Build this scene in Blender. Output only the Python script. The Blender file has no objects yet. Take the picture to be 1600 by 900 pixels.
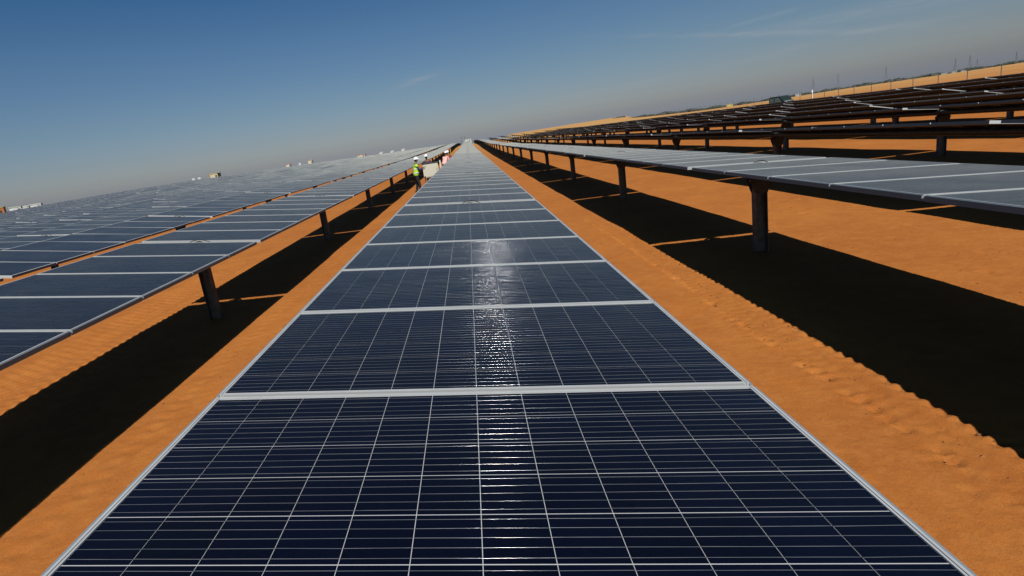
import bpy, bmesh, math, random
import numpy as np
from mathutils import Vector, Matrix, Euler
R = math.radians
random.seed(7); rng = np.random.default_rng(7)
S = bpy.context.scene
COL = S.collection

# ------------------------------------------------------------------ camera
EYE = 2.22
DEL = R(0.5)                              # ground falls a little to the right
def cam_axes(pitch, yaw, roll):
    fw = Vector((math.sin(yaw)*math.cos(pitch), math.cos(yaw)*math.cos(pitch), -math.sin(pitch)))
    r = fw.cross(Vector((0, 0, 1))).normalized(); u = r.cross(fw)
    c, s = math.cos(roll), math.sin(roll)
    return fw, c*r - s*u, s*r + c*u
def tip(v):
    return Vector((v[0] + DEL*v[2], v[1], v[2] - DEL*v[0]))
FW, RT, UP = [tip(a).normalized() for a in cam_axes(0.2198, -0.0845, 0.1487)]
cd = bpy.data.cameras.new("camera"); cam = bpy.data.objects.new("camera", cd); COL.objects.link(cam)
m = Matrix((RT, UP, -FW)).transposed().to_4x4(); m.translation = Vector((0, 0, EYE)); cam.matrix_world = m
cd.sensor_width = 36; cd.lens = 843.3/1600*36
cd.shift_x = 114.4/1600; cd.shift_y = -33.0/1600
cd.clip_start = 0.05; cd.clip_end = 20000
S.camera = cam

# ------------------------------------------------------------------ light
SUN = Vector((0.162, -0.945, 1.0)).normalized()          # direction towards the sun (behind the camera)
SUN_EL = math.asin(SUN.z); SUN_AZ = math.atan2(SUN.x, SUN.y)
sd = bpy.data.lights.new("sun", 'SUN'); sd.energy = 4.9; sd.angle = R(0.53); sd.color = (1.0, 0.955, 0.88)
so = bpy.data.objects.new("sun", sd); COL.objects.link(so)
so.rotation_euler = (-SUN).to_track_quat('-Z', 'Y').to_euler(); so.location = (0, -20, 30)
S.view_settings.view_transform = 'Standard'; S.view_settings.look = 'None'
S.view_settings.exposure = 0.0; S.view_settings.gamma = 1.0
S.cycles.sample_clamp_direct = 60; S.cycles.diffuse_bounces = 0; S.cycles.glossy_bounces = 3; S.cycles.max_bounces = 4

W = bpy.data.worlds.new("World"); S.world = W; W.use_nodes = True
nt = W.node_tree; N = nt.nodes; Lk = nt.links
bg = N['Background']; bg.inputs['Strength'].default_value = 0.05/0.5
sky = N.new('ShaderNodeTexSky'); sky.sky_type = 'NISHITA'; sky.sun_disc = False
sky.sun_elevation = SUN_EL; sky.sun_rotation = SUN_AZ
sky.altitude = 100; sky.air_density = 1.0; sky.dust_density = 1.0; sky.ozone_density = 1.0
tc = N.new('ShaderNodeTexCoord'); sep = N.new('ShaderNodeSeparateXYZ'); Lk.new(tc.outputs['Generated'], sep.inputs[0])
ramp = N.new('ShaderNodeValToRGB'); cr = ramp.color_ramp; cr.interpolation = 'LINEAR'
TK = 0.5     # colour ramps clip at 1, so the tint is stored scaled and the strength makes up for it
SKYTINT = [(0.0, (1.22, 1.30, 1.80)), (0.010, (1.04, 1.11, 1.46)), (0.022, (0.98, 1.04, 1.33)), (0.05, (0.86, 0.94, 1.18)), (0.10, (0.76, 0.91, 1.09)), (0.208, (0.60, 0.87, 1.12)), (0.274, (0.42, 0.79, 1.10)), (0.5, (0.25, 0.50, 0.80)), (1.0, (0.2, 0.38, 0.62))]
while len(cr.elements) < len(SKYTINT): cr.elements.new(0.5)
for e, (p, c) in zip(cr.elements, SKYTINT): e.position = p; e.color = (*[v*TK for v in c], 1)
Lk.new(sep.outputs['Z'], ramp.inputs[0])
mul = N.new('ShaderNodeMix'); mul.data_type = 'RGBA'; mul.blend_type = 'MULTIPLY'; mul.inputs[0].default_value = 1
Lk.new(sky.outputs[0], mul.inputs[6]); Lk.new(ramp.outputs[0], mul.inputs[7])
def wm(op, a, b=None, c=None):
    n = N.new('ShaderNodeMath'); n.operation = op
    for i, v in enumerate((a, b, c)):
        if v is None: continue
        if isinstance(v, (int, float)): n.inputs[i].default_value = v
        else: Lk.new(v, n.inputs[i])
    return n.outputs[0]
az = wm('ARCTAN2', sep.outputs['X'], sep.outputs['Y']); el = wm('ARCSINE', sep.outputs['Z'])
cmb = N.new('ShaderNodeCombineXYZ')
def streaks():
    """thin cirrus wisps: soft elongated patches along slanting lines in azimuth / elevation"""
    tot = None
    for a0, e0, slope, hl, hw, amp in [(27, 5.0, -.20, 9, .22, .9), (35, 4.8, -.05, 9, .35, .7), (33, 3.3, .02, 8, .3, .5), (-4.2, 6.6, .16, 2.2, .30, 1.0),
                                  (42, 5.6, .02, 8, .45, .6), (27.5, 6.2, .05, 2.5, .16, .7), (15, 2.8, .0, 9, .35, .35), (-60, 9, .1, 9, .5, .5), (80, 8, .05, 14, .6, .5)]:
        da = wm('SUBTRACT', az, R(a0)); de = wm('SUBTRACT', wm('SUBTRACT', el, R(e0)), wm('MULTIPLY', da, slope))
        g = wm('ADD', wm('POWER', wm('DIVIDE', da, R(hl)), 2), wm('POWER', wm('DIVIDE', de, R(hw)), 2))
        v = wm('MULTIPLY', wm('EXPONENT', wm('MULTIPLY', g, -1)), amp)
        tot = v if tot is None else wm('ADD', tot, v)
    return tot
Lk.new(wm('MULTIPLY', az, 9), cmb.inputs[0]); Lk.new(wm('MULTIPLY', el, 80), cmb.inputs[1])
nz = N.new('ShaderNodeTexNoise'); nz.inputs['Scale'].default_value = 1.3; nz.inputs['Detail'].default_value = 6; nz.inputs['Distortion'].default_value = 0.8
Lk.new(cmb.outputs[0], nz.inputs['Vector'])
cl = wm('MULTIPLY', streaks(), wm('MAXIMUM', wm('SUBTRACT', wm('MULTIPLY', nz.outputs[0], 2.6), .75), 0))
cl = wm('MINIMUM', wm('MULTIPLY', cl, .34), .6)
mx = N.new('ShaderNodeMix'); mx.data_type = 'RGBA'; Lk.new(cl, mx.inputs[0]); Lk.new(mul.outputs[2], mx.inputs[6]); mx.inputs[7].default_value = (4.0, 4.07, 4.2, 1)
Lk.new(mx.outputs[2], bg.inputs['Color'])

# ------------------------------------------------------------------ helpers
def tag(o, label=None, cat=None, group=None, kind=None):
    if label: o['label'] = label
    if cat: o['category'] = cat
    if group: o['group'] = group
    if kind: o['kind'] = kind
    return o
def empty(name, loc, rz=0.0):
    o = bpy.data.objects.new(name, None); COL.objects.link(o); o.location = loc; o.rotation_euler = (0, 0, rz)
    o.empty_display_size = .2; return o
def link(name, me, parent=None):
    o = bpy.data.objects.new(name, me); COL.objects.link(o)
    if parent: o.parent = parent
    return o
class MB:
    """collects boxes, tubes and sheets with a material slot each"""
    def __init__(s): s.v = []; s.f = []; s.m = []; s.mats = []
    def slot(s, mat):
        if mat not in s.mats: s.mats.append(mat)
        return s.mats.index(mat)
    def faces(s, vs, fs, mat):
        b = len(s.v); s.v += [tuple(p) for p in vs]; k = s.slot(mat)
        for f in fs: s.f.append(tuple(b+i for i in f)); s.m.append(k)
    def box(s, x0, x1, y0, y1, z0, z1, mat, M=None, skip=''):
        vs = [Vector((x, y, z)) for z in (z0, z1) for y in (y0, y1) for x in (x0, x1)]
        if M: vs = [M @ v for v in vs]
        F = {'b': (0, 2, 3, 1), 't': (4, 5, 7, 6), 'f': (0, 1, 5, 4), 'k': (2, 6, 7, 3), 'l': (0, 4, 6, 2), 'r': (1, 3, 7, 5)}
        s.faces(vs, [f for k, f in F.items() if k not in skip], mat)
    def quad(s, x0, x1, y0, y1, z, mat, down=False):
        f = (0, 1, 2, 3) if not down else (3, 2, 1, 0)
        s.faces([(x0, y0, z), (x1, y0, z), (x1, y1, z), (x0, y1, z)], [f], mat)
    def tube(s, a, b, r, mat, n=8, r2=None, cap=True):
        a, b = Vector(a), Vector(b); d = (b-a).normalized(); r2 = r if r2 is None else r2
        u = d.orthogonal().normalized(); w = d.cross(u)
        vs = [a + r*(math.cos(t)*u + math.sin(t)*w) for t in [2*math.pi*i/n for i in range(n)]] + [b + r2*(math.cos(t)*u + math.sin(t)*w) for t in [2*math.pi*i/n for i in range(n)]]
        fs = [(i, (i+1) % n, n+(i+1) % n, n+i) for i in range(n)]
        if cap: fs += [tuple(range(n))[::-1], tuple(range(n, 2*n))]
        s.faces(vs, fs, mat)
    def mesh(s, name, smooth=False):
        me = bpy.data.meshes.new(name); me.from_pydata(s.v, [], s.f)
        for mt in s.mats: me.materials.append(mt)
        me.polygons.foreach_set('material_index', s.m)
        if smooth: me.polygons.foreach_set('use_smooth', [True]*len(s.f))
        me.update(); return me
    def build(s, name, parent=None, smooth=False):
        return link(name, s.mesh(name, smooth), parent)

# ------------------------------------------------------------------ materials
def mat(name, col, rough=.6, metal=0.0, spec=.5, noise=None, bump=None, coat=0):
    """noise = (scale, amount): mottles the colour; bump = (scale, strength)"""
    M = bpy.data.materials.new(name); M.use_nodes = True; t = M.node_tree; b = t.nodes['Principled BSDF']
    b.inputs['Base Color'].default_value = (*col, 1); b.inputs['Roughness'].default_value = rough
    b.inputs['Metallic'].default_value = metal; b.inputs['Specular IOR Level'].default_value = spec
    b.inputs['Coat Weight'].default_value = coat
    if noise or bump:
        co = t.nodes.new('ShaderNodeTexCoord')
    if noise:
        n = t.nodes.new('ShaderNodeTexNoise'); n.inputs['Scale'].default_value = noise[0]; n.inputs['Detail'].default_value = 5
        t.links.new(co.outputs['Object'], n.inputs['Vector'])
        rp = t.nodes.new('ShaderNodeValToRGB'); a = noise[1]
        rp.color_ramp.elements[0].position = .3; rp.color_ramp.elements[1].position = .7
        rp.color_ramp.elements[0].color = (*[c*(1-a) for c in col], 1); rp.color_ramp.elements[1].color = (*[min(1, c*(1+a)) for c in col], 1)
        t.links.new(n.outputs[0], rp.inputs[0]); t.links.new(rp.outputs[0], b.inputs['Base Color'])
    if bump:
        n = t.nodes.new('ShaderNodeTexNoise'); n.inputs['Scale'].default_value = bump[0]; n.inputs['Detail'].default_value = 5
        t.links.new(co.outputs['Object'], n.inputs['Vector'])
        bp = t.nodes.new('ShaderNodeBump'); bp.inputs['Strength'].default_value = bump[1]; bp.inputs['Distance'].default_value = .02
        t.links.new(n.outputs[0], bp.inputs['Height']); t.links.new(bp.outputs[0], b.inputs['Normal'])
    return M
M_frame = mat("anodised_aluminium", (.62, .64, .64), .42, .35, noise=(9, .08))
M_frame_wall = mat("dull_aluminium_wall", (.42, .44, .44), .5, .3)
M_frame_side = mat("shaded_anodised_side", (.30, .25, .21), .6, 0.1)  # outer frame sides: shade and warm sand bounce put into the colour
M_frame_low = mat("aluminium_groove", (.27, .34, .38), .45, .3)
M_back = mat("shade_dark_underside", (.02, .02, .022), .6)  # underside near black: the shade below the panels is put into the colour
M_white = mat("white_backsheet", (.50, .52, .55), .18, spec=.5)
M_ribbon = mat("tinned_ribbon", (.20, .215, .24), .105, .4)
def _rib():
    t = M_ribbon.node_tree; b = t.nodes['Principled BSDF']; g = t.nodes.new('ShaderNodeNewGeometry')
    p = t.nodes.new('ShaderNodeMath'); p.operation = 'POWER'; t.links.new(g.outputs['Random Per Island'], p.inputs[0]); p.inputs[1].default_value = 2.5
    m_ = t.nodes.new('ShaderNodeMapRange'); t.links.new(p.outputs[0], m_.inputs[0]); m_.inputs[3].default_value = .12; m_.inputs[4].default_value = .95
    nz = t.nodes.new('ShaderNodeTexNoise'); nz.inputs['Scale'].default_value = 4.5; nz.inputs['Detail'].default_value = 3; nz.inputs['Roughness'].default_value = .7; t.links.new(g.outputs['Position'], nz.inputs['Vector'])
    q = t.nodes.new('ShaderNodeMapRange'); t.links.new(nz.outputs[0], q.inputs[0]); q.inputs[1].default_value = .44; q.inputs[2].default_value = .62; q.inputs[3].default_value = .28; q.inputs[4].default_value = 1.0
    k = t.nodes.new('ShaderNodeMath'); k.operation = 'MULTIPLY'; t.links.new(m_.outputs[0], k.inputs[0]); t.links.new(q.outputs[0], k.inputs[1])
    t.links.new(k.outputs[0], b.inputs['Metallic'])
    cm = t.nodes.new('ShaderNodeMix'); cm.data_type = 'RGBA'; t.links.new(k.outputs[0], cm.inputs[0]); cm.inputs[6].default_value = (.075, .085, .105, 1); cm.inputs[7].default_value = (.55, .56, .56, 1)
    t.links.new(cm.outputs[2], b.inputs['Base Color'])
_rib()
M_steel = mat("galvanised_steel", (.07, .066, .06), .55, .3, noise=(14, .35))
M_post = mat("weathered_post_steel", (.17, .15, .125), .6, .3, noise=(9, .4))
M_cable = mat("black_cable", (.012, .012, .012), .5)
M_pale = mat("pale_paint", (.70, .68, .62), .5, noise=(6, .08))

def cell_material():
    M = bpy.data.materials.new("polycrystalline_cell"); M.use_nodes = True; t = M.node_tree; b = t.nodes['Principled BSDF']; n = t.nodes; l = t.links
    co = n.new('ShaderNodeTexCoord'); oi = n.new('ShaderNodeObjectInfo'); geo = n.new('ShaderNodeNewGeometry')
    vo = n.new('ShaderNodeTexVoronoi'); vo.inputs['Scale'].default_value = 110
    l.new(co.outputs['Object'], vo.inputs['Vector'])
    bw = n.new('ShaderNodeSeparateColor'); l.new(vo.outputs['Color'], bw.inputs[0])
    def ma(op, a, b_):
        k = n.new('ShaderNodeMath'); k.operation = op
        for i, v in enumerate((a, b_)):
            if isinstance(v, (int, float)): k.inputs[i].default_value = v
            else: l.new(v, k.inputs[i])
        return k.outputs[0]
    f = ma('ADD', ma('MULTIPLY', bw.outputs[0], .35), ma('ADD', ma('MULTIPLY', geo.outputs['Random Per Island'], .4), ma('MULTIPLY', oi.outputs['Random'], .4)))
    rp = n.new('ShaderNodeValToRGB'); rp.color_ramp.elements[0].color = (.0003, .0005, .0018, 1); rp.color_ramp.elements[1].color = (.0010, .0024, .0115, 1)
    l.new(f, rp.inputs[0]); l.new(rp.outputs[0], b.inputs['Base Color'])
    b.inputs['Roughness'].default_value = .27; b.inputs['Specular IOR Level'].default_value = .27
    # panel glass is not optically flat: a slow ripple plus dust
    nz = n.new('ShaderNodeTexNoise'); nz.inputs['Scale'].default_value = 5; nz.inputs['Detail'].default_value = 4
    l.new(geo.outputs['Position'], nz.inputs['Vector'])
    bp = n.new('ShaderNodeBump'); bp.inputs['Strength'].default_value = .05; bp.inputs['Distance'].default_value = .02
    l.new(nz.outputs[0], bp.inputs['Height']); l.new(bp.outputs[0], b.inputs['Normal'])
    return M
def add_dust_sheen(M, tau=.0015, col=(.41, .42, .38)):
    # desert dust film plus grazing glass sheen put into its colour, growing with slant
    t = M.node_tree; n = t.nodes; l = t.links; b = n['Principled BSDF']; out = n['Material Output']
    g = n.new('ShaderNodeNewGeometry'); d = n.new('ShaderNodeVectorMath'); d.operation = 'DOT_PRODUCT'
    l.new(g.outputs['True Normal'], d.inputs[0]); l.new(g.outputs['Incoming'], d.inputs[1])
    def ma(op, a, b_=0.0):
        k = n.new('ShaderNodeMath'); k.operation = op
        for i, v in enumerate((a, b_)):
            if isinstance(v, (int, float)): k.inputs[i].default_value = v
            else: l.new(v, k.inputs[i])
        return k.outputs[0]
    c0 = ma('MAXIMUM', ma('ABSOLUTE', d.outputs['Value']), .02); c = ma('MULTIPLY', c0, c0)
    nz = n.new('ShaderNodeTexNoise'); nz.inputs['Scale'].default_value = 1.7; nz.inputs['Detail'].default_value = 5; l.new(g.outputs['Position'], nz.inputs['Vector'])
    tv = ma('MULTIPLY', ma('ADD', ma('MULTIPLY', nz.outputs[0], 1.6), .2), -tau)
    f = ma('SUBTRACT', 1.0, ma('EXPONENT', ma('DIVIDE', tv, c)))
    df = n.new('ShaderNodeBsdfDiffuse'); df.inputs[0].default_value = (*col, 1)
    mx = n.new('ShaderNodeMixShader'); l.new(f, mx.inputs[0]); l.new(b.outputs[0], mx.inputs[1]); l.new(df.outputs[0], mx.inputs[2]); l.new(mx.outputs[0], out.inputs['Surface'])
M_cell = cell_material(); add_dust_sheen(M_cell)

def sand_material():
    M = bpy.data.materials.new("red_desert_sand"); M.use_nodes = True; t = M.node_tree; b = t.nodes['Principled BSDF']; n = t.nodes; l = t.links
    geo = n.new('ShaderNodeNewGeometry')
    def noise(s, d=6, r=.6):
        k = n.new('ShaderNodeTexNoise'); k.inputs['Scale'].default_value = s; k.inputs['Detail'].default_value = d; k.inputs['Roughness'].default_value = r
        l.new(geo.outputs['Position'], k.inputs['Vector']); return k.outputs[0]
    def mixc(f, a, c, bl='MIX'):
        k = n.new('ShaderNodeMix'); k.data_type = 'RGBA'; k.blend_type = bl
        for i, v in ((0, f), (6, a), (7, c)):
            if isinstance(v, tuple): k.inputs[i].default_value = (*v, 1)
            elif isinstance(v, (int, float)): k.inputs[i].default_value = v
            else: l.new(v, k.inputs[i])
        return k.outputs[2]
    def mr(v, a, b_, c=0, d=1):
        k = n.new('ShaderNodeMapRange'); l.new(v, k.inputs[0])
        for i, x in enumerate((a, b_, c, d)): k.inputs[i+1].default_value = x
        return k.outputs[0]
    c = mixc(mr(noise(.45), .35, .65), (.395, .125, .021), (.48, .168, .030))
    c = mixc(mr(noise(1.4, 8, .7), .42, .62, 0, .55), c, (.345, .108, .022))
    c = mixc(mr(noise(5, 8, .7), .45, .7, 0, .6), c, (.50, .20, .045))
    c = mixc(mr(noise(60, 4, .7), .35, .75, 0, .45), c, (.27, .09, .024))
    c = mixc(mr(noise(260, 3), .52, .75, 0, .6), c, (.58, .28, .10))
    c = mixc(mr(noise(190, 2), .60, .72, 0, .7), c, (.16, .055, .018))
    # far ground beyond the field is paler and yellower
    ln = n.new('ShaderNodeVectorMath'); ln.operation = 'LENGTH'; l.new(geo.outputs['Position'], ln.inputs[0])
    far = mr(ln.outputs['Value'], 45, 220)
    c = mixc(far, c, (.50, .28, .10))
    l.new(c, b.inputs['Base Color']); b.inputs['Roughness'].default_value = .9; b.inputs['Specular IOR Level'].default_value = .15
    b1 = n.new('ShaderNodeBump'); b1.inputs['Strength'].default_value = .5; b1.inputs['Distance'].default_value = .02; l.new(noise(14, 8, .65), b1.inputs['Height'])
    b2 = n.new('ShaderNodeBump'); b2.inputs['Strength'].default_value = .6; b2.inputs['Distance'].default_value = .005; l.new(noise(160, 4, .7), b2.inputs['Height']); l.new(b1.outputs[0], b2.inputs['Normal'])
    l.new(b2.outputs[0], b.inputs['Normal'])
    return M
M_sand = sand_material()

# ------------------------------------------------------------------ terrain
EAZ = [(-180, -.5), (-80, -.6), (-60, -.5), (-42, -.38), (-38, -.22), (-33, -.08), (-27, -.10), (-24, -.04), (-19, -.18), (-16, -.18), (-11, -.28), (-7, -.34), (-2, -.38), (3, -.42), (7.8, -.10), (11, .03), (14, -.18), (17, -.42), (22, -.66), (27, -.78), (32, -.70), (36, -.72), (40, -.80), (43, -.74), (60, -.75), (90, -.7), (180, -.5)]
EA = np.array([a for a, _ in EAZ], float); EV = np.array([e for _, e in EAZ], float)
def terrain(x, y):
    x = np.asarray(x, float); y = np.asarray(y, float)
    D = np.hypot(x, y); a = np.degrees(np.arctan2(x, y)); E = np.interp(a, EA, EV)
    E = .5*E + .25*np.interp(a-3, EA, EV) + .25*np.interp(a+3, EA, EV)
    near = -DEL*np.clip(x, -45, 45)
    q = np.clip((a-2)/6, 0, 1); d0 = 60 + 100*q*q*(3-2*q); w = np.clip((D-d0)/(200-20*q), 0, 1); w = w*w*(3-2*w)
    cap = np.where(E > -.3, 430, 9000)
    far = EYE + np.minimum(D, cap)*np.tan(np.radians(E))
    return near*(1-w) + far*w
def wave(x, y, s, seed):
    r = np.random.default_rng(seed); z = 0
    for i in range(7):
        a = r.uniform(0, 6.28); k = s*r.uniform(.6, 1.8); z = z + np.sin((x*np.cos(a)+y*np.sin(a))*k + r.uniform(0, 6.28))
    return z/7
def build_ground():
    def axis(lo, hi, step, far, g=1.07, step2=None):
        core = list(np.arange(lo, hi, step)); s = step; p = core[-1]; out = []
        while p < far: s = min(s*g, 400); p += s; out.append(p)
        s = step; p = core[0]; neg = []
        while p > -far: s = min(s*g*1.03, 400); p -= s; neg.append(p)
        return np.array(neg[::-1] + core + out)
    xs = axis(-7.2, 7.2, .036, 6000); ys = axis(1.4, 12.5, .032, 6000, 1.022)
    X, Y = np.meshgrid(xs, ys); Z = terrain(X, Y)
    D = np.hypot(X, Y)
    fine = np.clip((70-D)/40, 0, 1)
    Z += fine*(.022*wave(X, Y, .9, 1) + .012*wave(X, Y, 2.6, 2) + .004*wave(X, Y, 9, 3))
    Z += np.clip((D-30)/60, 0, 1)*np.clip(D/100, .3, 3)*.10*wave(X, Y, .06, 5)
    nf = np.clip((22-D)/8, 0, 1)
    # loose grain
    Z += nf*rng.normal(0, .0016, Z.shape)
    # tyre tracks: lugged ruts
    def track(xc, half, pitch, depth, amp, slant, seed, y1=60):
        w = np.clip(1-np.abs(X-xc-.02*np.sin(Y*.7))/half, 0, 1); w = np.minimum(w*3, 1)*np.clip((y1-Y)/10, 0, 1)*(Y > 0)
        ph = (Y + slant*np.abs(X-xc))/pitch*2*np.pi
        wob = 1+.35*wave(X, Y, 5, seed)
        return w*(-depth + amp*np.sin(ph)*wob*np.cos((X-xc)/half*1.3))
    Z += nf*track(2.92, .13, .125, .008, .004, .30, 11)*(1+.5*wave(X, Y, 3, 51))
    Z += nf*track(2.62, .14, .117, .006, .004, -.4, 14)
    def tread(x0, x1, px_, py_, amp, seed):
        w = np.clip((X-x0)/.08, 0, 1)*np.clip((x1-X)/.08, 0, 1)*(Y > 0)
        row = np.floor((X-x0)/px_); ph = (Y + row*py_*.5 + .25*py_*wave(X, Y, 1.3, seed))/py_*2*np.pi
        return w*amp*np.sin(ph)*np.abs(np.sin((X-x0)/px_*np.pi))*(1+.4*wave(X, Y, 4, seed+1)) - w*.008
    Z += nf*tread(-6.80, -5.96, .14, .17, .013, 40)
    Z += nf*tread(-5.86, -5.16, .14, .17, .011, 42)
    Z += nf*.0022*wave(X, Y, 22, 22)*np.exp(-((X-2.65)/.45)**4)
    Z += nf*track(-3.35, .10, .2, .006, .006, 0.2, 15)
    # rim of pushed sand beside the ruts, and cracks running along it
    Z += nf*.003*(1+.8*wave(X, Y, 4, 31))*np.exp(-((X-3.10-.02*np.sin(Y*2.1))/.05)**2)*(1+.5*np.sin(Y*25))
    Z += nf*.007*(1+.9*wave(X, Y, 5, 32))*np.exp(-((X-2.77)/.03)**2)*(1+.6*np.sin(Y*17+1))
    # rounded dimples left by wheel lugs
    for (x0, y0, y1, st, r, d) in [(2.53, 2.6, 13, .125, .036, .034), (2.90, 2.6, 13, .128, .034, .022), (2.73, 2.6, 10, .131, .022, .012), (2.40, 2.7, 9, .26, .03, .012)]:
        y = y0
        while y < y1:
            if random.random() < .18: y += st; continue
            xx = x0 + random.uniform(-.015, .015) + .02*math.sin(y*.9); yy = y + random.uniform(-.02, .02); q = r*random.uniform(.8, 1.3)
            i0, i1 = np.searchsorted(ys, [yy-.15, yy+.15]); j0, j1 = np.searchsorted(xs, [xx-.15, xx+.15])
            sub = (slice(i0, i1), slice(j0, j1))
            g = ((X[sub]-xx)**2+(Y[sub]-yy)**2)/q**2
            Z[sub] += -d*random.uniform(.6, 1.2)*np.exp(-g) + .3*d*np.exp(-(np.sqrt(g)-1.6)**2*3)
            y += st*random.uniform(.85, 1.15)
    # boot prints
    for i in range(46):
        xx = random.choice([random.uniform(1.3, 2.2), random.uniform(-3.4, -1.6), random.uniform(4.9, 7)]); yy = random.uniform(2, 12)
        i0, i1 = np.searchsorted(ys, [yy-.3, yy+.3]); j0, j1 = np.searchsorted(xs, [xx-.2, xx+.2]); sub = (slice(i0, i1), slice(j0, j1))
        g = ((X[sub]-xx)/.05)**2+((Y[sub]-yy)/.12)**2
        Z[sub] += -.010*np.exp(-g*g) + .004*np.exp(-(np.sqrt(g)-1.4)**2*4)
    ny, nx = X.shape
    co = np.stack([X, Y, Z], -1).reshape(-1, 3).astype(np.float32)
    i = np.arange(ny-1)[:, None]*nx + np.arange(nx-1)[None]
    q = np.stack([i, i+1, i+nx+1, i+nx], -1).reshape(-1, 4).astype(np.int32)
    me = bpy.data.meshes.new("desert_sand"); me.vertices.add(len(co)); me.vertices.foreach_set('co', co.ravel())
    me.loops.add(q.size); me.loops.foreach_set('vertex_index', q.ravel())
    me.polygons.add(len(q)); me.polygons.foreach_set('loop_start', np.arange(0, q.size, 4)); me.polygons.foreach_set('loop_total', np.full(len(q), 4))
    me.polygons.foreach_set('use_smooth', np.ones(len(q), bool)); me.update(calc_edges=True); me.materials.append(M_sand)
    o = link("ground", me); o['kind'] = 'structure'
build_ground()
def T(x, y): return float(terrain(x, y))

# clods and pebbles lying on the sand
def pebbles():
    mb = MB(); ms = mat("sand_clod", (.34, .12, .032), .9); mg = mat("dark_pebble", (.16, .07, .03), .9)
    for i in range(1500):
        if i % 3 == 0: x = random.gauss(2.75, .25); y = random.uniform(2.2, 12)
        elif i % 3 == 1: x = random.uniform(5.0, 11); y = random.uniform(3, 16)
        else: x = random.uniform(-7, 4); y = random.uniform(2, 14)
        s = random.uniform(.004, .011)*(1.6 if random.random() < .06 else 1); z = T(x, y) + .004
        vs = [(x+s*random.uniform(.6, 1.3)*a, y+s*random.uniform(.6, 1.3)*b, z+s*random.uniform(.5, 1)*c) for a, b, c in ((1, 0, 0), (0, 1, 0), (-1, 0, 0), (0, -1, 0), (0, 0, 1), (0, 0, -1))]
        mb.faces(vs, [(0, 1, 4), (1, 2, 4), (2, 3, 4), (3, 0, 4), (1, 0, 5), (2, 1, 5), (3, 2, 5), (0, 3, 5)], ms if random.random() < .8 else mg)
    tag(mb.build("pebbles"), "small sand clods and pebbles scattered over the orange desert sand", "pebbles", kind="stuff")
pebbles()

# ------------------------------------------------------------------ solar modules
HX, HY = .978, .496             # half sizes of one module
CW, CL, PX, PY = .1564, .1564, .1583, .1600
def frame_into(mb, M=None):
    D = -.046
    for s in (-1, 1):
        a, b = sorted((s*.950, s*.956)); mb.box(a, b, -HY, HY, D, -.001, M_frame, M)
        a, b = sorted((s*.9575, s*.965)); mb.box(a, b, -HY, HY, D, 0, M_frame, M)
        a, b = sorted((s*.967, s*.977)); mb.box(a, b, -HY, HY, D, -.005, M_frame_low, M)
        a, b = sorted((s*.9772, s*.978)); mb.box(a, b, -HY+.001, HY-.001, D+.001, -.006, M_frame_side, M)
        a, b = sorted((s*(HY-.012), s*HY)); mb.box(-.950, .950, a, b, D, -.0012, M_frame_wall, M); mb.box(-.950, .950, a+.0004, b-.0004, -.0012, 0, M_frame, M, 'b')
def frame_mesh():
    mb = MB(); frame_into(mb); mb.quad(-.950, .950, -HY+.012, HY-.012, -.0095, M_back, True)
    # junction box under the module
    mb.box(-.06, .06, .30, .40, -.03, -.0105, M_back); return mb.mesh("solar_panel")
def back_mesh():
    mb = MB(); mb.quad(-.950, .950, -HY+.012, HY-.012, -.0050, M_white); return mb.mesh("backsheet")
def cell_mesh():
    mb = MB(); mb.box(-CW/2, CW/2, -CL/2, CL/2, -.0007, 0, M_cell, skip='b'); return mb.mesh("cell")
def cell_xy(i, j): return ((i-5.5)*PX, (j-2.5)*PY)
def ribbon_mesh(seed, h=.00042):
    r = random.Random(seed); mb = MB(); n = 7
    for j in range(6):
        for b in range(5):
            y0 = (j-2.5)*PY + (b-2)*.0312
            for i in range(12):
                x0 = (i-5.5)*PX; dy = r.gauss(0, .00040); dz = r.gauss(0, .00012); w = .00068
                vs = []
                for e in (-1, 1):
                    for k in range(n):
                        t = math.pi*k/(n-1); vs.append((x0+e*(PX/2-.0004), y0+e*dy-w*math.cos(t), -.0032+e*dz+h*math.sin(t)))
                mb.faces(vs, [(k, n+k, n+k+1, k+1)[::-1] for k in range(n-1)], M_ribbon)
    return mb.mesh("busbars", True)
def cells_joined_mesh():
    mb = MB(); mb.quad(-.950, .950, -HY+.012, HY-.012, -.0050, M_white)
    for i in range(12):
        for j in range(6):
            x, y = cell_xy(i, j); mb.quad(x-CW/2, x+CW/2, y-CL/2, y+CL/2, -.0034, M_cell)
    return mb.mesh("cells")
def far_module_into(mb, M=None):
    D = -.046
    P = lambda x, y, z: (M @ Vector((x, y, z))) if M else (x, y, z)
    o = [(-HX, -HY), (HX, -HY), (HX, HY), (-HX, HY)]; a, b = HX-.026, HY-.013; i = [(-a, -b), (a, -b), (a, b), (-a, b)]
    vs = [P(x, y, 0) for x, y in o] + [P(x, y, 0) for x, y in i] + [P(x, y, D) for x, y in o]
    mb.faces(vs, [(0, 1, 5, 4), (1, 2, 6, 5), (2, 3, 7, 6), (3, 0, 4, 7), (8, 9, 1, 0), (10, 11, 3, 2)], M_frame)
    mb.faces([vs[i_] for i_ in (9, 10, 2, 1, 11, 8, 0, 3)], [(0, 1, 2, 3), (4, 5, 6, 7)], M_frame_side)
    mb.faces([P(x, y, -.002) for x, y in i], [(0, 1, 2, 3)], M_cell)
    mb.faces([P(x, y, D) for x, y in o], [(3, 2, 1, 0)], M_back)
ME_FRAME, ME_BACK, ME_CELL, ME_CELLS = frame_mesh(), back_mesh(), cell_mesh(), cells_joined_mesh()
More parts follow.
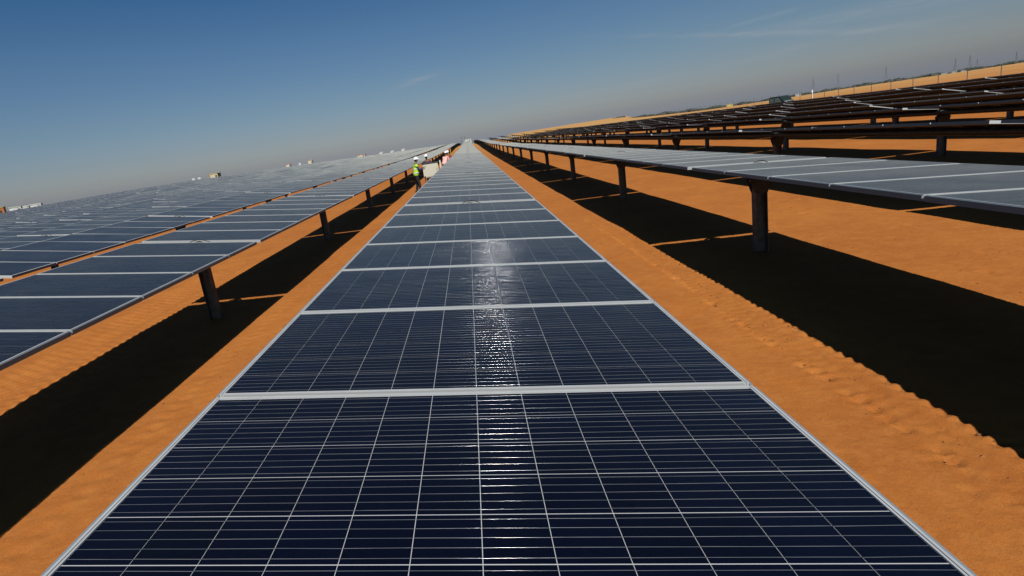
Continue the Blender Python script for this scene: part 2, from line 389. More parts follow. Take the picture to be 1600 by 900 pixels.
ME_RIB = [ribbon_mesh(i) for i in range(4)]; ME_RIB_LOW = [ribbon_mesh(i+9, .00031) for i in range(4)]
_m = MB(); far_module_into(_m); ME_FAR = _m.mesh("solar_panel")

def post_mesh(h):
    mb = MB(); B = -.05
    for s in (-1, 1): a, b = sorted((s*.073, s*.083)); mb.box(a, b, -.06, .06, B-.4, h-.16, M_post)
    mb.box(-.073, .073, -.006, .006, B-.4, h-.162, M_post)
    # haunch plates that widen to carry the bearing
    for yy in (-.068, .061):
        mb.faces([(x, y, z) for y in (yy, yy+.007) for x, z in ((-.085, h-.30), (.085, h-.30), (.150, h-.10), (.09, h-.05), (-.09, h-.05), (-.150, h-.10))],
                 [(0, 1, 2, 3, 4, 5), (11, 10, 9, 8, 7, 6)] + [(i, 6+i, 6+(i+1) % 6, (i+1) % 6) for i in range(6)], M_steel)
    mb.box(-.13, .13, -.061, .061, h-.158, h-.150, M_steel)
    return mb.mesh("post")
ME_POST = {}
def bearing_mesh():
    mb = MB(); n = 14; r0, r1 = .115, .135
    vs = []
    for i in range(n+1):
        t = math.pi*i/n - 0.15 + .3*i/n
        for rr in (r0, r1):
            for yy in (-.03, .03): vs.append((rr*math.cos(t), yy, rr*math.sin(t)))
    fs = []
    for i in range(n):
        a = 4*i; b = 4*(i+1); fs += [(a, b, b+2, a+2), (a+1, a+3, b+3, b+1), (a+2, b+2, b+3, a+3), (a, a+1, b+1, b)]
    mb.faces(vs, fs, M_cable)
    mb.box(-.13, .13, -.035, .035, -.13, -.095, M_steel)
    return mb.mesh("bearing")
ME_BEAR = bearing_mesh()
def loop_cable_mesh():
    mb = MB(); p = None
    for i in range(11):
        t = i/10; q = (-.14+.30*t, -.06+.12*t, -.02+.045*math.sin(math.pi*t)); 
        if p: mb.tube(p, q, .006, M_cable, 6)
        p = q
    return mb.mesh("cable")
ME_LOOP = loop_cable_mesh()

MP, GAP = 1.012, .15; SPAN = 7*MP + GAP; TC = -.135     # tube centre below the module face
def tiltfit(x, z): v = tip((x, 0, z)); return v.x, v.z
# (index, x, z of module plane relative to the eye, tilt deg, y of a bearing gap)  -- fitted from the photograph
ROWS = {0: (-.084, -.880, 5.5, 7.96), 1: (4.114, -.906, 4.1, 8.13), -1: (-4.41, -.921, 7.0, 8.19), 2: (8.3, -.93, 8.0, 8.2), 3: (12.5, -.96, 7.2, 8.2),
        4: (16.7, -1.15, 13.5, 8.3), 5: (20.9, -1.20, 13.8, 8.3), 6: (25.1, -1.17, 13.4, 8.2), 7: (29.3, -1.11, 13.2, 8.3), 8: (33.5, -1.08, 12.5, 8.3), -2: (-8.7, -.915, 8.0, 8.2)}
NLEFT = 30
for k in range(3, NLEFT+1): ROWS[-k] = (-8.7-4.25*(k-2), -.92 + .03*math.sin(k*2.1), 7.3 + .5*math.sin(k*1.7), 8.2 + .1*math.sin(k))
LAB = {0: "wide central row of dark blue solar panels running straight away below the viewer",
       1: "first row of solar panels to the right of the central row, panel tops still visible",
       -1: "first row of solar panels to the left of the central row, beside the workers",
       2: "second row right of the central row, the nearest one showing its dark underside",
       3: "third row of solar panels right of the central row", 4: "fourth row of solar panels right of the central row",
       5: "fifth row of solar panels right of the central row", 6: "sixth row of solar panels right of the central row",
       7: "seventh row right of the central row, last but one before the open sand",
       8: "outermost row of panels on the right, beside the open sand strip",
       -2: "second row of solar panels left of the central row, behind the thin orange gap",
       -3: "third row of solar panels left of the central row", -4: "fourth row of solar panels left of the central row",
       -5: "fifth row of solar panels left of the central row", -6: "sixth row of solar panels left of the central row"}
for _k, _n in zip(range(7, 15), "seventh eighth ninth tenth eleventh twelfth thirteenth fourteenth".split()): LAB[-_k] = _n + " row of solar panels left of the central row, grey and strongly foreshortened"
GROUP = "rows of tracking solar panels across the desert"
nA = 0
def build_row(k):
    xf, zf, tl, yg = ROWS[k]; x, z = tiltfit(xf, zf); x = float(x)
    tl = R(tl) + DEL; H = z + EYE - T(x, 8.0)
    rr = random.Random(1000+k)
    near = abs(k) <= 1
    # visible stretch of the row
    y_first = -1 if k >= 0 else (-1 if abs(k) <= 3 else int((abs(x)*1.0-yg)//SPAN) - 1)
    if k > 1: y_first = -1 if k < 4 else int((abs(x)*.9-yg)//SPAN) - 1
    y_last = 46 if k > -12 else 40
    if k >= 2: y_last = 27
    if abs(k) <= 2: y_first = -2
    j0, j1 = y_first, y_last
    jz = {}
    for j in range(j0, j1+2):
        y = yg + SPAN*j
        jz[j] = T(x, y) + H + (0 if (near and j <= 2) else rr.gauss(0, .012) + (rr.gauss(0, .03) if k < -4 else rr.gauss(0, .012) if k > 4 else 0))
    def tw(j):
        return tl + (0 if (near and j <= 1) else R(rr.gauss(0, .35)))
    root = empty("solar_tracker_row", (x, yg + SPAN*j0, T(x, yg+SPAN*j0))); base = root.location.copy()
    far_lab = "thin distant row of solar panels near the skyline on the left" if abs(k) > 14 else "grey row of solar panels in the left part of the field"
    tag(root, LAB.get(k, far_lab), "solar panels", GROUP if k in LAB else ("far rows of solar panels near the skyline" if abs(k) > 14 else "grey rows in the middle of the left field"))
    if abs(k) <= 1: lim = 8
    elif abs(k) <= 4: lim = 5
    elif k > 0 or k > -9: lim = j0+3
    else: lim = j0
    tube = MB(); rails = MB(); farm = MB(); farp = MB(); farb = False
    for j in range(j0, j1+1):
        ya, yb = yg+SPAN*j, yg+SPAN*(j+1); za, zb = jz[j], jz[j+1]; pit = math.atan2(zb-za, yb-ya); t = tw(j)
        off = Vector((-math.sin(t)*-TC*1.0, 0, TC*math.cos(t))) if False else Vector((TC*math.sin(t), 0, TC*math.cos(t)))
        a = Vector((x, ya, za)) + off - base; b = Vector((x, yb, zb)) + off - base
        tube.tube(a, b, .066, M_steel, 10 if j < lim else 5, cap=False)
        RotM = Matrix.Rotation(pit, 4, 'X') @ Matrix.Rotation(t, 4, 'Y')
        for i in range(7):
            yy = GAP/2 + (i+.5)*MP; f = yy/SPAN
            c = Vector((x, ya+yy, za+(zb-za)*f)) - base
            jit = R(rr.gauss(0, .10)) if not near or j > 0 else R(rr.gauss(0, .03))
            Mx = Matrix.Translation(c) @ RotM @ Matrix.Rotation(jit, 4, 'Y')
            if j < lim:
                yc = ya+yy
                lod = 'A' if (k == 0 and 0.2 < yc < 5.3) else ('B' if near and yc < 40 and yc > -1 else 'C')
                p = link("solar_panel", ME_FRAME if lod != 'C' else ME_FAR, root); p.matrix_local = Mx
                if lod == 'A':
                    o = link("backsheet", ME_BACK, p)
                    for ci in range(12):
                        for cj in range(6):
                            q = link("cell", ME_CELL, p); cx, cy = cell_xy(ci, cj); q.location = (cx, cy, -.0036)
                    o = link("busbars", ME_RIB[i % 4], p); o['kind'] = 'stuff'
                elif lod == 'B':
                    o = link("cells", ME_CELLS, p); o['kind'] = 'stuff'
                    o = link("busbars", ME_RIB_LOW[(i*3+j) % 4], p); o['kind'] = 'stuff'
            else:
                far_module_into(farm, Mx)
            if j < lim:
                for s in (-1, 1):
                    rails.box(-.30, .30, s*.30-.02+0, s*.30+.02, -.075, -.048, M_steel, Mx)
        # post
        g = T(x, ya); hh = round(float(za + TC - g), 2)
        if j < max(lim, j0+1) or (abs(k) <= 3 and j < 12):
            if hh not in ME_POST: ME_POST[hh] = post_mesh(hh)
            p = link("post", ME_POST[hh], root); p.location = Vector((x + off.x, ya, g)) - base
            q = link("bearing", ME_BEAR, root); q.location = Vector((x, ya, za)) + off - base
            if abs(k) <= 3:
                q = link("cable", ME_LOOP, root); q.location = Vector((x, ya, za)) - base; q.rotation_euler = (0, t, 0)
        else:
            c = Vector((x+off.x, ya, g)) - base; farb = True
            farp.box(c.x-.10, c.x+.10, c.y-.07, c.y+.07, c.z-.3, c.z+hh, M_post)
            farp.box(c.x-.18, c.x+.18, c.y-.07, c.y+.07, c.z+hh-.12, c.z+hh-.03, M_post)
    tube.build("torque_tube", root, True)
    if rails.v: rails.build("mounting_rails", root)['kind'] = 'stuff'
    if farm.v: farm.build("solar_panels", root)['kind'] = 'stuff'
    if farb: farp.build("posts", root)['kind'] = 'stuff'
for k in sorted(ROWS, key=abs): build_row(k)

# ------------------------------------------------------------------ people
M_skin = mat("brown_skin", (.18, .085, .045), .55)
M_dark = mat("dark_trousers", (.008, .008, .012), .85, noise=(20, .3))
M_hivis = mat("hi_vis_yellow_cloth", (.42, .75, .03), .7, noise=(14, .2), bump=(12, .5))
M_refl = mat("reflective_tape", (.72, .74, .70), .35)
M_helmet = mat("white_helmet_plastic", (.85, .86, .88), .3)
M_boot = mat("black_boot_leather", (.02, .016, .012), .5)
M_hair = mat("black_hair", (.01, .008, .007), .6)
M_eye = mat("eye_white", (.6, .6, .58), .3)
def skin_obj(name, pts, edges, material, parent, root=0, sub=2):
    me = bpy.data.meshes.new(name); me.from_pydata([p[0] for p in pts], edges, []); o = link(name, me, parent)
    me.materials.append(material)
    sm = o.modifiers.new("skin", 'SKIN'); 
    for i, p in enumerate(pts):
        r = p[1]; r = (r, r) if isinstance(r, (int, float)) else r
        me.skin_vertices[0].data[i].radius = r; me.skin_vertices[0].data[i].use_root = (i == root)
    sm.use_smooth_shade = True
    o.modifiers.new("sub", 'SUBSURF').levels = sub; o.modifiers["sub"].render_levels = sub
    return o
def person(loc, rz, label, shirt, pose, vest=None, group=None, scale=1.0):
    """figure about 1.75 m tall standing at loc, facing local +Y"""
    root = empty("person", loc, rz); root.scale = (scale,)*3; tag(root, label, "person", group)
    lean = pose.get('lean', .05); hd = pose.get('head', .1)
    hip = Vector((0, 0, .93)); ch = Vector((0, .40*lean, 1.22)); sh = Vector((0, .62*lean+.0, 1.43-.10*lean)); nk = sh + Vector((0, .06*lean+.015, .09)); head = nk + Vector((0, .03+.05*hd, .12))
    P = [(hip, (.14, .10)), (ch, (.15, .105)), (sh, (.13, .09)), (nk, .052), (nk+Vector((0, .01, .05)), .052), (head, (.072, .088)), (head+Vector((0, .0, .07)), (.066, .08))]
    E = [(0, 1), (1, 2), (2, 3), (3, 4), (4, 5), (5, 6)]
    hands = []
    for s in (-1, 1):
        k = len(P); el, wr = pose['arms'][0 if s < 0 else 1]
        S0 = sh + Vector((s*.17, 0, -.03)); e = S0 + Vector((s*el[0], el[1], el[2])); w = e + Vector((s*wr[0], wr[1], wr[2]))
        P += [(S0, .056), (e, .043), (w, .028)]; E += [(2, k), (k, k+1), (k+1, k+2)]
        d = (w-e).normalized(); palm = w + d*.055; P.append((palm, (.036, .018))); E.append((k+2, k+3))
        side = d.cross(Vector((0, 0, 1))).normalized(); dn = side.cross(d)
        for f in range(4):
            L = (.062, .072, .068, .052)[f]; b = palm + side*(f-1.5)*.019 + d*.03
            n0 = len(P); P += [(b, .0095), (b+d*L*.5-dn*.008*1, .0085), (b+d*L*.85-dn*.028, .0075)]; E += [(k+3, n0), (n0, n0+1), (n0+1, n0+2)]
        n0 = len(P); tb = w + d*.03 - side*s*-.03; P += [(tb, .011), (tb+d*.035-side*s*-.018, .009)]; E += [(k+3, n0), (n0, n0+1)]
        hands.append((S0, e, w))
    legs = []
    for s in (-1, 1):
        k = len(P); st = pose['step'][0 if s < 0 else 1]
        h0 = Vector((s*.09, 0, .88)); kn = Vector((s*.11, st*.5+.04, .48)); an = Vector((s*.12, st, .09)); toe = an + Vector((s*.02, .15, -.045))
        P += [(h0, .088), (kn, .058), (an, .040), (toe, (.038, .025))]; E += [(0, k), (k, k+1), (k+1, k+2), (k+2, k+3)]; legs.append((h0, kn, an, toe))
    skin_obj("body", P, E, M_skin, root)
    # trousers
    Q = [(hip+Vector((0, 0, .10)), (.165, .13)), (hip-Vector((0, 0, .06)), (.185, .14))]; F = [(0, 1)]
    for h0, kn, an, toe in legs:
        k = len(Q); Q += [(h0-Vector((0, 0, .02)), .102), (kn, .078), (an+Vector((0, 0, .03)), .064)]; F += [(1, k), (k, k+1), (k+1, k+2)]
    skin_obj("trousers", Q, F, pose.get('trousers', M_dark), root)
    # shirt or jacket with sleeves
    Q = [(hip-Vector((0, 0, .06)), (.190, .148)), (hip+Vector((0, 0, .02)), (.188, .145)), (ch, (.188, .142)), (sh, (.165, .125)), (nk-Vector((0, 0, .03)), .066)]; F = [(0, 1), (1, 2), (2, 3), (3, 4)]
    for S0, e, w in hands:
        k = len(Q); Q += [(S0, .074), (e, .058), (e+(w-e)*.85, .044)]; F += [(3, k), (k, k+1), (k+1, k+2)]
    jk = skin_obj("shirt", Q, F, shirt, root)
    if vest:
        Q = [(hip-Vector((0, 0, .10)), (.195, .155)), (hip+Vector((0, 0, .02)), (.195, .155)), (ch, (.205, .16)), (sh+Vector((0, 0, .0)), (.19, .14))]; F = [(0, 1), (1, 2), (2, 3)]
        for S0, e, w in hands:
            k = len(Q); Q += [(S0+Vector((0, 0, .01)), .088), (S0.lerp(e, .55), .074)]; F += [(3, k), (k, k+1)]
        vs_o = skin_obj("vest", Q, F, vest, root)
        mb = MB(); n = 20
        for zc, f in ((1.02, .25), (1.22, .95)):
            c = hip.lerp(ch, (zc-.93)/.29) if zc > .93 else hip; rx, ry = .204, .165
            vs = []
            for dz in (-.025, .025):
                for i in range(n): a = 2*math.pi*i/n; vs.append((rx*math.cos(a), c.y+ry*math.sin(a), zc+dz))
            mb.faces(vs, [(i, (i+1) % n, n+(i+1) % n, n+i) for i in range(n)], M_refl)
        mb.build("reflective_band", root, True)
    # boots
    for h0, kn, an, toe in legs:
        skin_obj("boot", [(an+Vector((0, 0, .06)), .058), (an, .058), (toe+Vector((0, .01, .005)), (.052, .036))], [(0, 1), (1, 2)], M_boot, root)
    # face
    mb = MB(); f = head + Vector((0, .082, .01))
    for s in (-1, 1):
        mb.box(f.x+s*.03-.012, f.x+s*.03+.012, f.y-.012, f.y+.002, f.z+.008, f.z+.018, M_eye)
        mb.box(f.x+s*.03-.005, f.x+s*.03+.005, f.y-.006, f.y+.004, f.z+.008, f.z+.018, M_hair)
        mb.box(s*.074-.006, s*.074+.006, head.y-.015, head.y+.012, head.z-.02, head.z+.03, M_skin)
    mb.faces([(f.x-.013, f.y, f.z-.028), (f.x+.013, f.y, f.z-.028), (f.x, f.y+.022, f.z-.026), (f.x, f.y, f.z+.012)], [(0, 1, 2), (0, 2, 3), (1, 3, 2), (0, 3, 1)], M_skin)
    mb.box(f.x-.022, f.x+.022, f.y-.012, f.y-.001, f.z-.052, f.z-.044, mat("lips", (.12, .04, .03), .5))
    mb.build("face", root)
    # hair below the helmet
    mb = MB(); hc = head + Vector((0, -.02, .03)); n = 14
    vs = [(hc.x+.080*math.cos(a), hc.y+.088*math.sin(a), hc.z+dz) for dz in (-.05, .05) for a in [math.pi*(.95+1.1*i/n) for i in range(n+1)]]
    mb.faces(vs, [(i, i+1, n+2+i, n+1+i) for i in range(n)], M_hair); mb.build("hair", root, True)
    # helmet: dome, brim, ridge
    mb = MB(); c = head + Vector((0, -.005, .065)); rings = 6; n = 18; vs = []
    for r_ in range(rings):
        t = math.pi/2*r_/(rings-.4)
        for i in range(n): a = 2*math.pi*i/n; vs.append((c.x+.110*math.cos(t)*math.cos(a), c.y+.130*math.cos(t)*math.sin(a), c.z+.125*math.sin(t)))
    fs = [(r_*n+i, r_*n+(i+1) % n, (r_+1)*n+(i+1) % n, (r_+1)*n+i) for r_ in range(rings-1) for i in range(n)] + [tuple((rings-1)*n+i for i in range(n))]
    mb.faces(vs, fs, M_helmet)
    vs = []
    for rr_, dz in ((.0, .004), (1, -.006)):
        for i in range(n):
            a = 2*math.pi*i/n; ex = rr_*(.018+.045*max(0, math.sin(a))**2)
            vs.append((c.x+(.108+ex)*math.cos(a), c.y+(.128+ex)*math.sin(a), c.z+dz))
    vs += [(a_, b_, z_-.006) for a_, b_, z_ in vs]
    mb.faces(vs, [(i, (i+1) % n, n+(i+1) % n, n+i) for i in range(n)] + [(2*n+i, 3*n+i, 3*n+(i+1) % n, 2*n+(i+1) % n) for i in range(n)] + [(n+i, n+(i+1) % n, 3*n+(i+1) % n, 3*n+i) for i in range(n)], M_helmet)
    mb.build("helmet", root, True)
    return root
relax = ((.04, .02, -.28), (-.01, .10, -.22))
front = ((.03, .06, -.26), (-.08, .23, .02))
gy = lambda x, y: (x, y, T(x, y)+.0)
person(gy(-2.80, 27.6), R(-78), "worker in lime yellow hi-vis vest and white helmet, left of the beige box", mat("navy_shirt", (.03, .04, .08), .8),
       {'lean': .10, 'head': .3, 'arms': (front, ((.03, .12, -.24), (-.06, .22, .08))), 'step': (-.06, .10)}, M_hivis)
person(gy(-2.50, 32.5), R(170), "worker in dark purple top and white helmet, standing behind the beige box", mat("purple_shirt", (.055, .02, .05), .8),
       {'lean': .15, 'head': .6, 'arms': (relax, front), 'step': (0, .05)})
person(gy(-1.74, 37.0), R(-25), "worker in pale pink shirt and white helmet, left one of the pair beyond the box", mat("pale_pink_shirt", (.78, .42, .38), .8, bump=(9, .5)),
       {'lean': .55, 'head': .8, 'arms': (front, relax), 'step': (-.08, .12)})
person(gy(-1.26, 38.3), R(35), "worker in dark red jacket and white helmet, right one of the pair beyond the box", mat("dark_red_jacket", (.22, .02, .02), .8),
       {'lean': .5, 'head': .7, 'arms': (relax, front), 'step': (.06, -.06)})

def tablet():
    mb = MB(); mb.box(-.13, .13, -.09, .09, -.006, .006, mat("tablet_case", (.03, .03, .035), .4)); mb.box(-.115, .115, -.075, .075, .006, .008, mat("tablet_glass", (.01, .01, .012), .1))
    o = mb.build("tablet"); x, y = -2.36, 27.66; o.location = (x, y, T(x, y)+1.17); o.rotation_euler = (R(25), 0, R(-78)); tag(o, "small dark tablet held in the hands of the hi-vis worker", "tablet")
tablet()
def combiner_box():
    x, y = -2.08, 28.4; root = empty("combiner_box", gy(x, y), R(6)); tag(root, "beige electrical cabinet on steel legs between the workers", "cabinet")
    w, h, d, z0 = .80, .70, .28, .68
    mc = mat("beige_cabinet_paint", (.55, .52, .42), .45, noise=(4, .05))
    mb = MB(); mb.box(-w/2, w/2, -d/2, d/2, z0, z0+h, mc); mb.build("cabinet", root)
    mb = MB(); mb.box(-w/2+.03, w/2-.03, -d/2-.012, -d/2-.001, z0+.03, z0+h-.03, mc); q = mb.build("door", root)
    mb = MB(); mb.box(w/2-.09, w/2-.07, -d/2-.03, -d/2-.013, z0+.30, z0+.40, M_cable); mb.build("handle", q)
    mb = MB(); mb.box(-w/2-.03, w/2+.03, -d/2-.05, d/2+.03, z0+h+.002, z0+h+.03, M_steel); mb.build("canopy", root)
    for s in (-1, 1):
        mb = MB(); mb.box(s*(w/2-.06)-.025, s*(w/2-.06)+.025, -.025, .025, -.3, z0-.002, mat("galvanised_leg", (.42, .42, .40), .5, .3)); mb.build("leg", root)
    mb = MB(); mb.box(w/2+.10, w/2+.17, -.03, .04, -.3, 1.45, mat("pale_conduit", (.60, .58, .46), .5)); mb.build("conduit", root)
    mb = MB()
    for i in range(4): mb.tube((-.25+.14*i, 0, z0), (-.25+.14*i, .02, .0), .018, M_cable, 6)
    mb.build("cable", root)
combiner_box()
# yellow survey stakes beyond the workers
for i, (x, y) in enumerate([(-1.75, 43), (-1.62, 44.5), (-1.5, 46)]):
    mb = MB(); mb.tube((0, 0, -.2), (0, 0, 1.75), .03, mat("stake_yellow", (.5, .33, .05), .7), 6); mb.box(-.05, .05, -.02, .02, 1.6, 1.8, mat("stake_tip", (.45, .12, .04), .7))
    o = mb.build("stake"); o.location = gy(x, y); tag(o, "short yellow stake standing beyond the two bending workers", "stake", "yellow stakes beyond the workers")

# ------------------------------------------------------------------ distance: stations, containers, vehicle, fence, pylons, trees
def polar(az, D): x, y = D*math.sin(R(az)), D*math.cos(R(az)); return x, y, T(x, y)
def station(az, D, w, d, h, wall, roofc, label, rz=0, group=None, cat="cabin", base=.5):
    x, y, z = polar(az, D); h = EYE + D*math.tan(R(h)) - z - base; root = empty("equipment_cabin", (x, y, z), rz); tag(root, label, cat, group)
    mw = mat("cabin_wall", wall, .6, noise=(1.5, .1)); mr = mat("cabin_roof", roofc, .6)
    mb = MB(); mb.box(-w/2, w/2, -d/2, d/2, base, base+h, mw)
    n = int(w/.3)
    for i in range(n): mb.box(-w/2+(i+.2)*w/n, -w/2+(i+.55)*w/n, -d/2-.03, -d/2-.001, base+.1, base+h-.1, mw)
    mb.build("wall", root)
    mb = MB(); mb.box(-w/2-.1, w/2+.1, -d/2-.15, d/2+.15, base+h+.002, base+h+.14, mr); mb.build("roof", root)
    mb = MB(); mb.box(-w/2+.1, w/2-.1, -d/2+.1, d/2-.1, -.6, base-.002, M_post); mb.build("plinth", root)
    mb = MB(); mb.box(-.45, .45, -d/2-.07, -d/2-.032, base+.05, base+2.05, M_frame); mb.build("door", root)
    mb = MB(); mb.box(w*.28-.35, w*.28+.35, -d/2-.06, -d/2-.032, base+h*.55, base+h*.8, M_steel); mb.build("vent", root)
    return root
YEL, ORA, WHI, GRE, BEI = (.62, .45, .20), (.50, .16, .03), (.68, .68, .62), (.50, .58, .42), (.60, .48, .32)
station(-42.7, 150, 3.2, 3, .56, ORA, (.5, .4, .1), "orange cabin at the far left edge of the skyline", R(35))
station(-41.35, 172, 2.4, 2.6, .42, WHI, GRE, "leftmost of the three white site containers on the left skyline", R(33.3), None, "container")
station(-40.68, 172, 1.6, 2.6, .34, GRE, WHI, "pale green site container between two white ones on the left skyline", R(32.6), None, "container")
station(-39.95, 172, 2.3, 2.6, .40, WHI, WHI, "rightmost of the three site containers on the left skyline", R(32), None, "container")
station(-27.33, 215, 1.9, 2.4, .24, WHI, WHI, "left white cabin of a small pair, left of the yellow house", R(19.3))
station(-26.80, 215, 1.8, 2.4, .20, WHI, WHI, "right white cabin of a small pair, next to the yellow house", R(18.8))
station(-25.35, 205, 2.6, 3.2, .66, YEL, YEL, "square yellow house on the left skyline with an orange side", R(4), None, "house")
station(-18.40, 235, 1.8, 2.6, .45, YEL, ORA, "small yellow and orange cabin at mid left skyline", R(10.4))
station(-17.25, 240, 4.2, 2.4, .18, WHI, WHI, "long low white cabin between two small yellow ones", R(9.2))
station(-16.20, 240, 1.8, 2.4, .50, BEI, YEL, "small beige cabin right of the yellow and orange one", R(8.2))
station(-11.0, 260, 3.6, 3, .26, BEI, ORA, "beige and orange cabin on the skyline right of centre left", R(3))
for a, dd, e, l in ((-8.95, 270, .20, "white cabin right beside the beige and orange cabin"), (-7.82, 280, .15, "small white cabin second after the beige and orange cabin"), (-6.67, 285, .18, "last small white cabin before the rows meet the horizon")):
    station(a, dd, 1.8, 2.4, e, WHI, WHI, l, R(5))

def pickup():
    x, y, z = polar(28.3, 77); root = empty("pickup_truck", (x, y, z), R(-62)); root.scale = (1.02,)*3; tag(root, "dark green pickup truck parked beyond the right hand panel rows", "pickup truck")
    mg = mat("dark_green_paint", (.02, .03, .02), .3, coat=.5); gl = mat("car_glass", (.16, .19, .18), .08); rb = mat("tyre_rubber", (.02, .02, .02), .8)
    # local X along the truck
    def prof(name, pts, y0, y1, m, parent=root):
        mb = MB(); n = len(pts); mb.faces([(a, y_, b) for y_ in (y0, y1) for a, b in pts], [tuple(range(n)), tuple(range(2*n-1, n-1, -1))] + [(i, n+i, n+(i+1) % n, (i+1) % n) for i in range(n)], m); return mb.build(name, parent)
    prof("body", [(-2.6, .55), (2.55, .5), (2.6, .85), (2.4, 1.12), (1.15, 1.22), (-2.6, 1.22)], -.9, .9, mg)
    cab = prof("cab", [(-.55, 1.224), (1.25, 1.224), (.72, 1.86), (.5, 1.93), (-.35, 1.93), (-.5, 1.86)], -.80, .80, mg)
    for a, b in ((-.42, .02), (.12, .92)):
        t = .30 if b > 0.5 else 0
        for s in (-1, 1):
            yy = s*.803; mb = MB(); mb.faces([(a, yy, 1.30), (b, yy, 1.30), (b-t, yy, 1.78), (a, yy, 1.78)], [(0, 1, 2, 3) if s < 0 else (3, 2, 1, 0)], gl); mb.build("window", cab)
    mb = MB(); mb.faces([(1.235, -.7, 1.26), (1.235, .7, 1.26), (.66, .66, 1.84), (.66, -.66, 1.84)], [(0, 1, 2, 3)], gl); mb.build("windscreen", cab)
    for wx in (-1.6, 1.6):
        for s in (-1, 1):
            mb = MB(); mb.tube((wx, s*.72, .38), (wx, s*.93, .38), .38, rb, 18); w = mb.build("wheel", root)
            mb = MB(); mb.tube((wx, s*.93, .38), (wx, s*.945, .38), .21, M_frame, 12); mb.build("rim", w)
    mb = MB(); mb.box(2.56, 2.62, -.8, -.5, .7, .9, M_helmet); mb.build("headlight", root)
    mb = MB(); mb.box(2.56, 2.62, .5, .8, .7, .9, M_helmet); mb.build("headlight", root)
pickup()

def fence():
    root = empty("perimeter_fence", polar(38, 125)); tag(root, "thin wire perimeter fence on tall dark posts crossing the sand strip", "fence"); b = root.location
    pts = []
    for i in range(40):
        t = i/39; x = 62 + 0*t + 46*t*0 + 8*math.sin(t*2); y = 60 + 220*t; pts.append((x+22*t, y))
    prev = None; wires = MB()
    for i, (x, y) in enumerate(pts):
        z = T(x, y); mb = MB(); mb.tube((0, 0, -.3), (0, 0, 1.7), .05, M_post, 6)
        if i == 0: pm = mb.mesh("post")
        o = link("post", pm, root); o.location = Vector((x, y, z)) - b
        p = Vector((x, y, z)) - b
        if prev:
            for h in (.3, .75, 1.2, 1.6): wires.tube(prev+Vector((0, 0, h)), p+Vector((0, 0, h)), .006, M_post, 3, cap=False)
        prev = p
    wires.build("wire", root)
fence()

def pylon(az, D, h, label, group="power pylons on the right horizon"):
    x, y, z = polar(az, D); root = empty("power_pylon", (x, y, z), R(random.uniform(-30, 30))); tag(root, label, "pylon", group)
    ms = mat("hazed_pylon_steel", (.20, .21, .23), .6); mb = MB(); b = h*.11  # steel paled: distance haze is put into its colour
    lv = [0, .22, .42, .6, .75, .88, 1]; wd = [1, .72, .5, .34, .24, .16, .03]; r = .09
    C = [[Vector((sx*b*w, sy*b*w, h*l)) for sx, sy in ((-1, -1), (1, -1), (1, 1), (-1, 1))] for l, w in zip(lv, wd)]
    for a, c in zip(C[:-1], C[1:]):
        for i in range(4): mb.tube(a[i], c[i], r, ms, 4); mb.tube(a[i], c[(i+1) % 4], r*.6, ms, 3); mb.tube(a[(i+1) % 4], c[i], r*.6, ms, 3)
    mb.build("tower", root)
    for l, wl in ((.68, .17), (.82, .13)):
        mb = MB(); mb.tube((-h*wl, 0, h*l), (h*wl, 0, h*l), r, ms, 4); mb.tube((-h*wl, 0, h*l), (0, 0, h*(l+.06)), r*.7, ms, 3); mb.tube((h*wl, 0, h*l), (0, 0, h*(l+.06)), r*.7, ms, 3); mb.build("crossarm", root)
for a, D, h, l in ((30.83, 1450, 34, "slim pylon above the treeline right of the pickup"), (32.5, 1500, 36, "faint pylon second to the right of the pickup"), (35.54, 1350, 31, "pylon standing alone above the treeline in the right part"),
                   (39.5, 1200, 24, "left one of three pylons standing close together"), (40.26, 1050, 22, "tallest, middle one of three pylons standing close together"), (40.65, 1350, 20, "right one of three pylons standing close together"), (42.6, 1250, 20, "pylon nearest the right edge of the picture")):
    pylon(a, D, h, l)

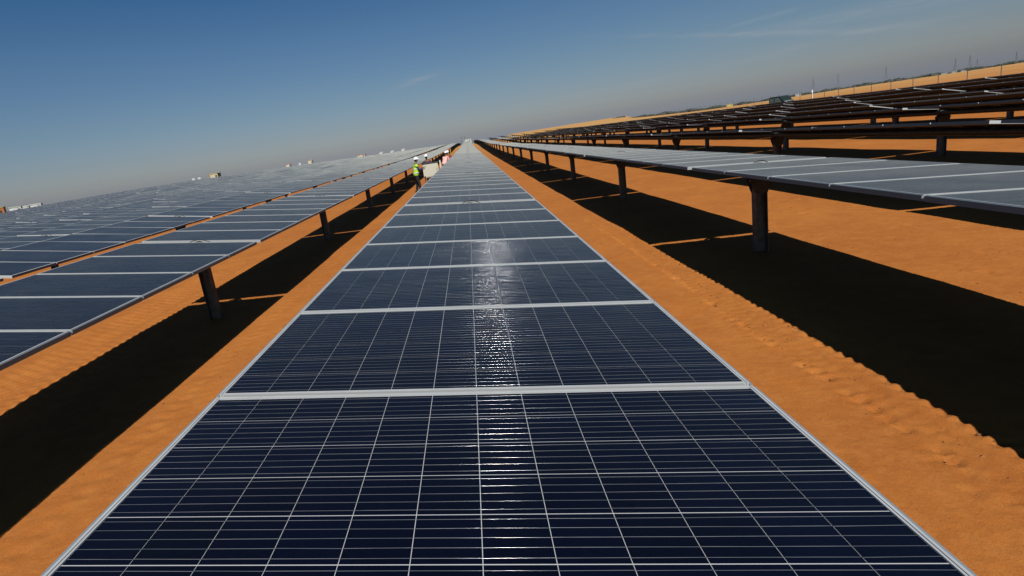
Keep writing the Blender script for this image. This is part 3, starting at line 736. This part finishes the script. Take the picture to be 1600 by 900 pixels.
def tree_belt():
    mg = mat("far_foliage", (.035, .048, .036), .9, noise=(.3, .3)); mt = mat("far_foliage_grey", (.06, .066, .062), .9)
    mb = MB(); r = random.Random(5)
    for i in range(4200):
        a = 14.5 + 45*r.random(); D = r.choice([1020, 1120, 1250, 1400])*r.uniform(.96, 1.04); x, y, z = polar(a, D)
        h = r.uniform(2.6, 5.0)*(1 + .2*math.sin(a*3))*min(1, (a-13)/6); w = h*r.uniform(1.5, 3.2); n = 6
        vs = []
        for zz, q in ((.12, .7), (.5, 1.0), (.82, .62), (1, .15)):
            for k in range(n): t = 2*math.pi*k/n + r.random()*.6; g = q*r.uniform(.6, 1.1); vs.append((x+w*g*math.cos(t)*.5, y+w*g*math.sin(t)*.5, z-.4+h*zz*r.uniform(.9, 1.1)))
        fs = [(u*n+k, u*n+(k+1) % n, (u+1)*n+(k+1) % n, (u+1)*n+k) for u in range(3) for k in range(n)]
        mb.faces(vs, fs, mg if r.random() < .6 else mt)
    tag(mb.build("tree_belt"), "dark far-off belt of trees and scrub along the right horizon", "trees", kind="stuff")
tree_belt()
# far white buildings among the trees
k = 0
for a, D, w, h, l in ((24.6, 700, 7, -.45, "low yellowish building at the foot of the treeline left of the pickup"), (29.75, 700, 5, -.46, "low white building at the foot of the treeline right of the pickup"), (38.9, 980, 6, -.58, "left pale building on the treeline below the three pylons"),
                (39.45, 980, 5, -.56, "middle pale building on the treeline below the three pylons"), (39.95, 980, 5, -.58, "right pale building on the treeline below the three pylons")):
    station(a, D, w, 5, h, (.42, .43, .42) if a > 25 else (.6, .45, .1), (.5, .5, .5), l, R(-a), None, "building", .2)
# white marker post by the pickup and two masts at the end of the central row
x, y, z = polar(30.74, 120); mb = MB(); mb.tube((0, 0, -.2), (0, 0, 1.9), .08, M_helmet, 8, .06); mb.box(-.10, .10, -.03, .03, 1.5, 1.92, M_helmet); o = mb.build("marker_post"); o.location = (x, y, z); tag(o, "short white marker post on the sand strip right of the pickup", "post")
for i, a in enumerate((-.58, -.25)):
    x, y, z = polar(a, 240); mb = MB(); mb.tube((0, 0, -.3), (0, 0, 3.8), .10, M_post, 8, .06); mb.box(-.35, .35, -.05, .05, 3.2, 3.35, M_post); o = mb.build("mast"); o.location = (x, y, z)
    tag(o, "left one of two thin masts at the far end of the central row" if i == 0 else "right one of two thin masts at the far end of the central row", "mast")
station(.05, 262, 3.2, 2.4, .10, WHI, WHI, "white cabin at the vanishing end of the central row", 0, None, "cabin", .3)
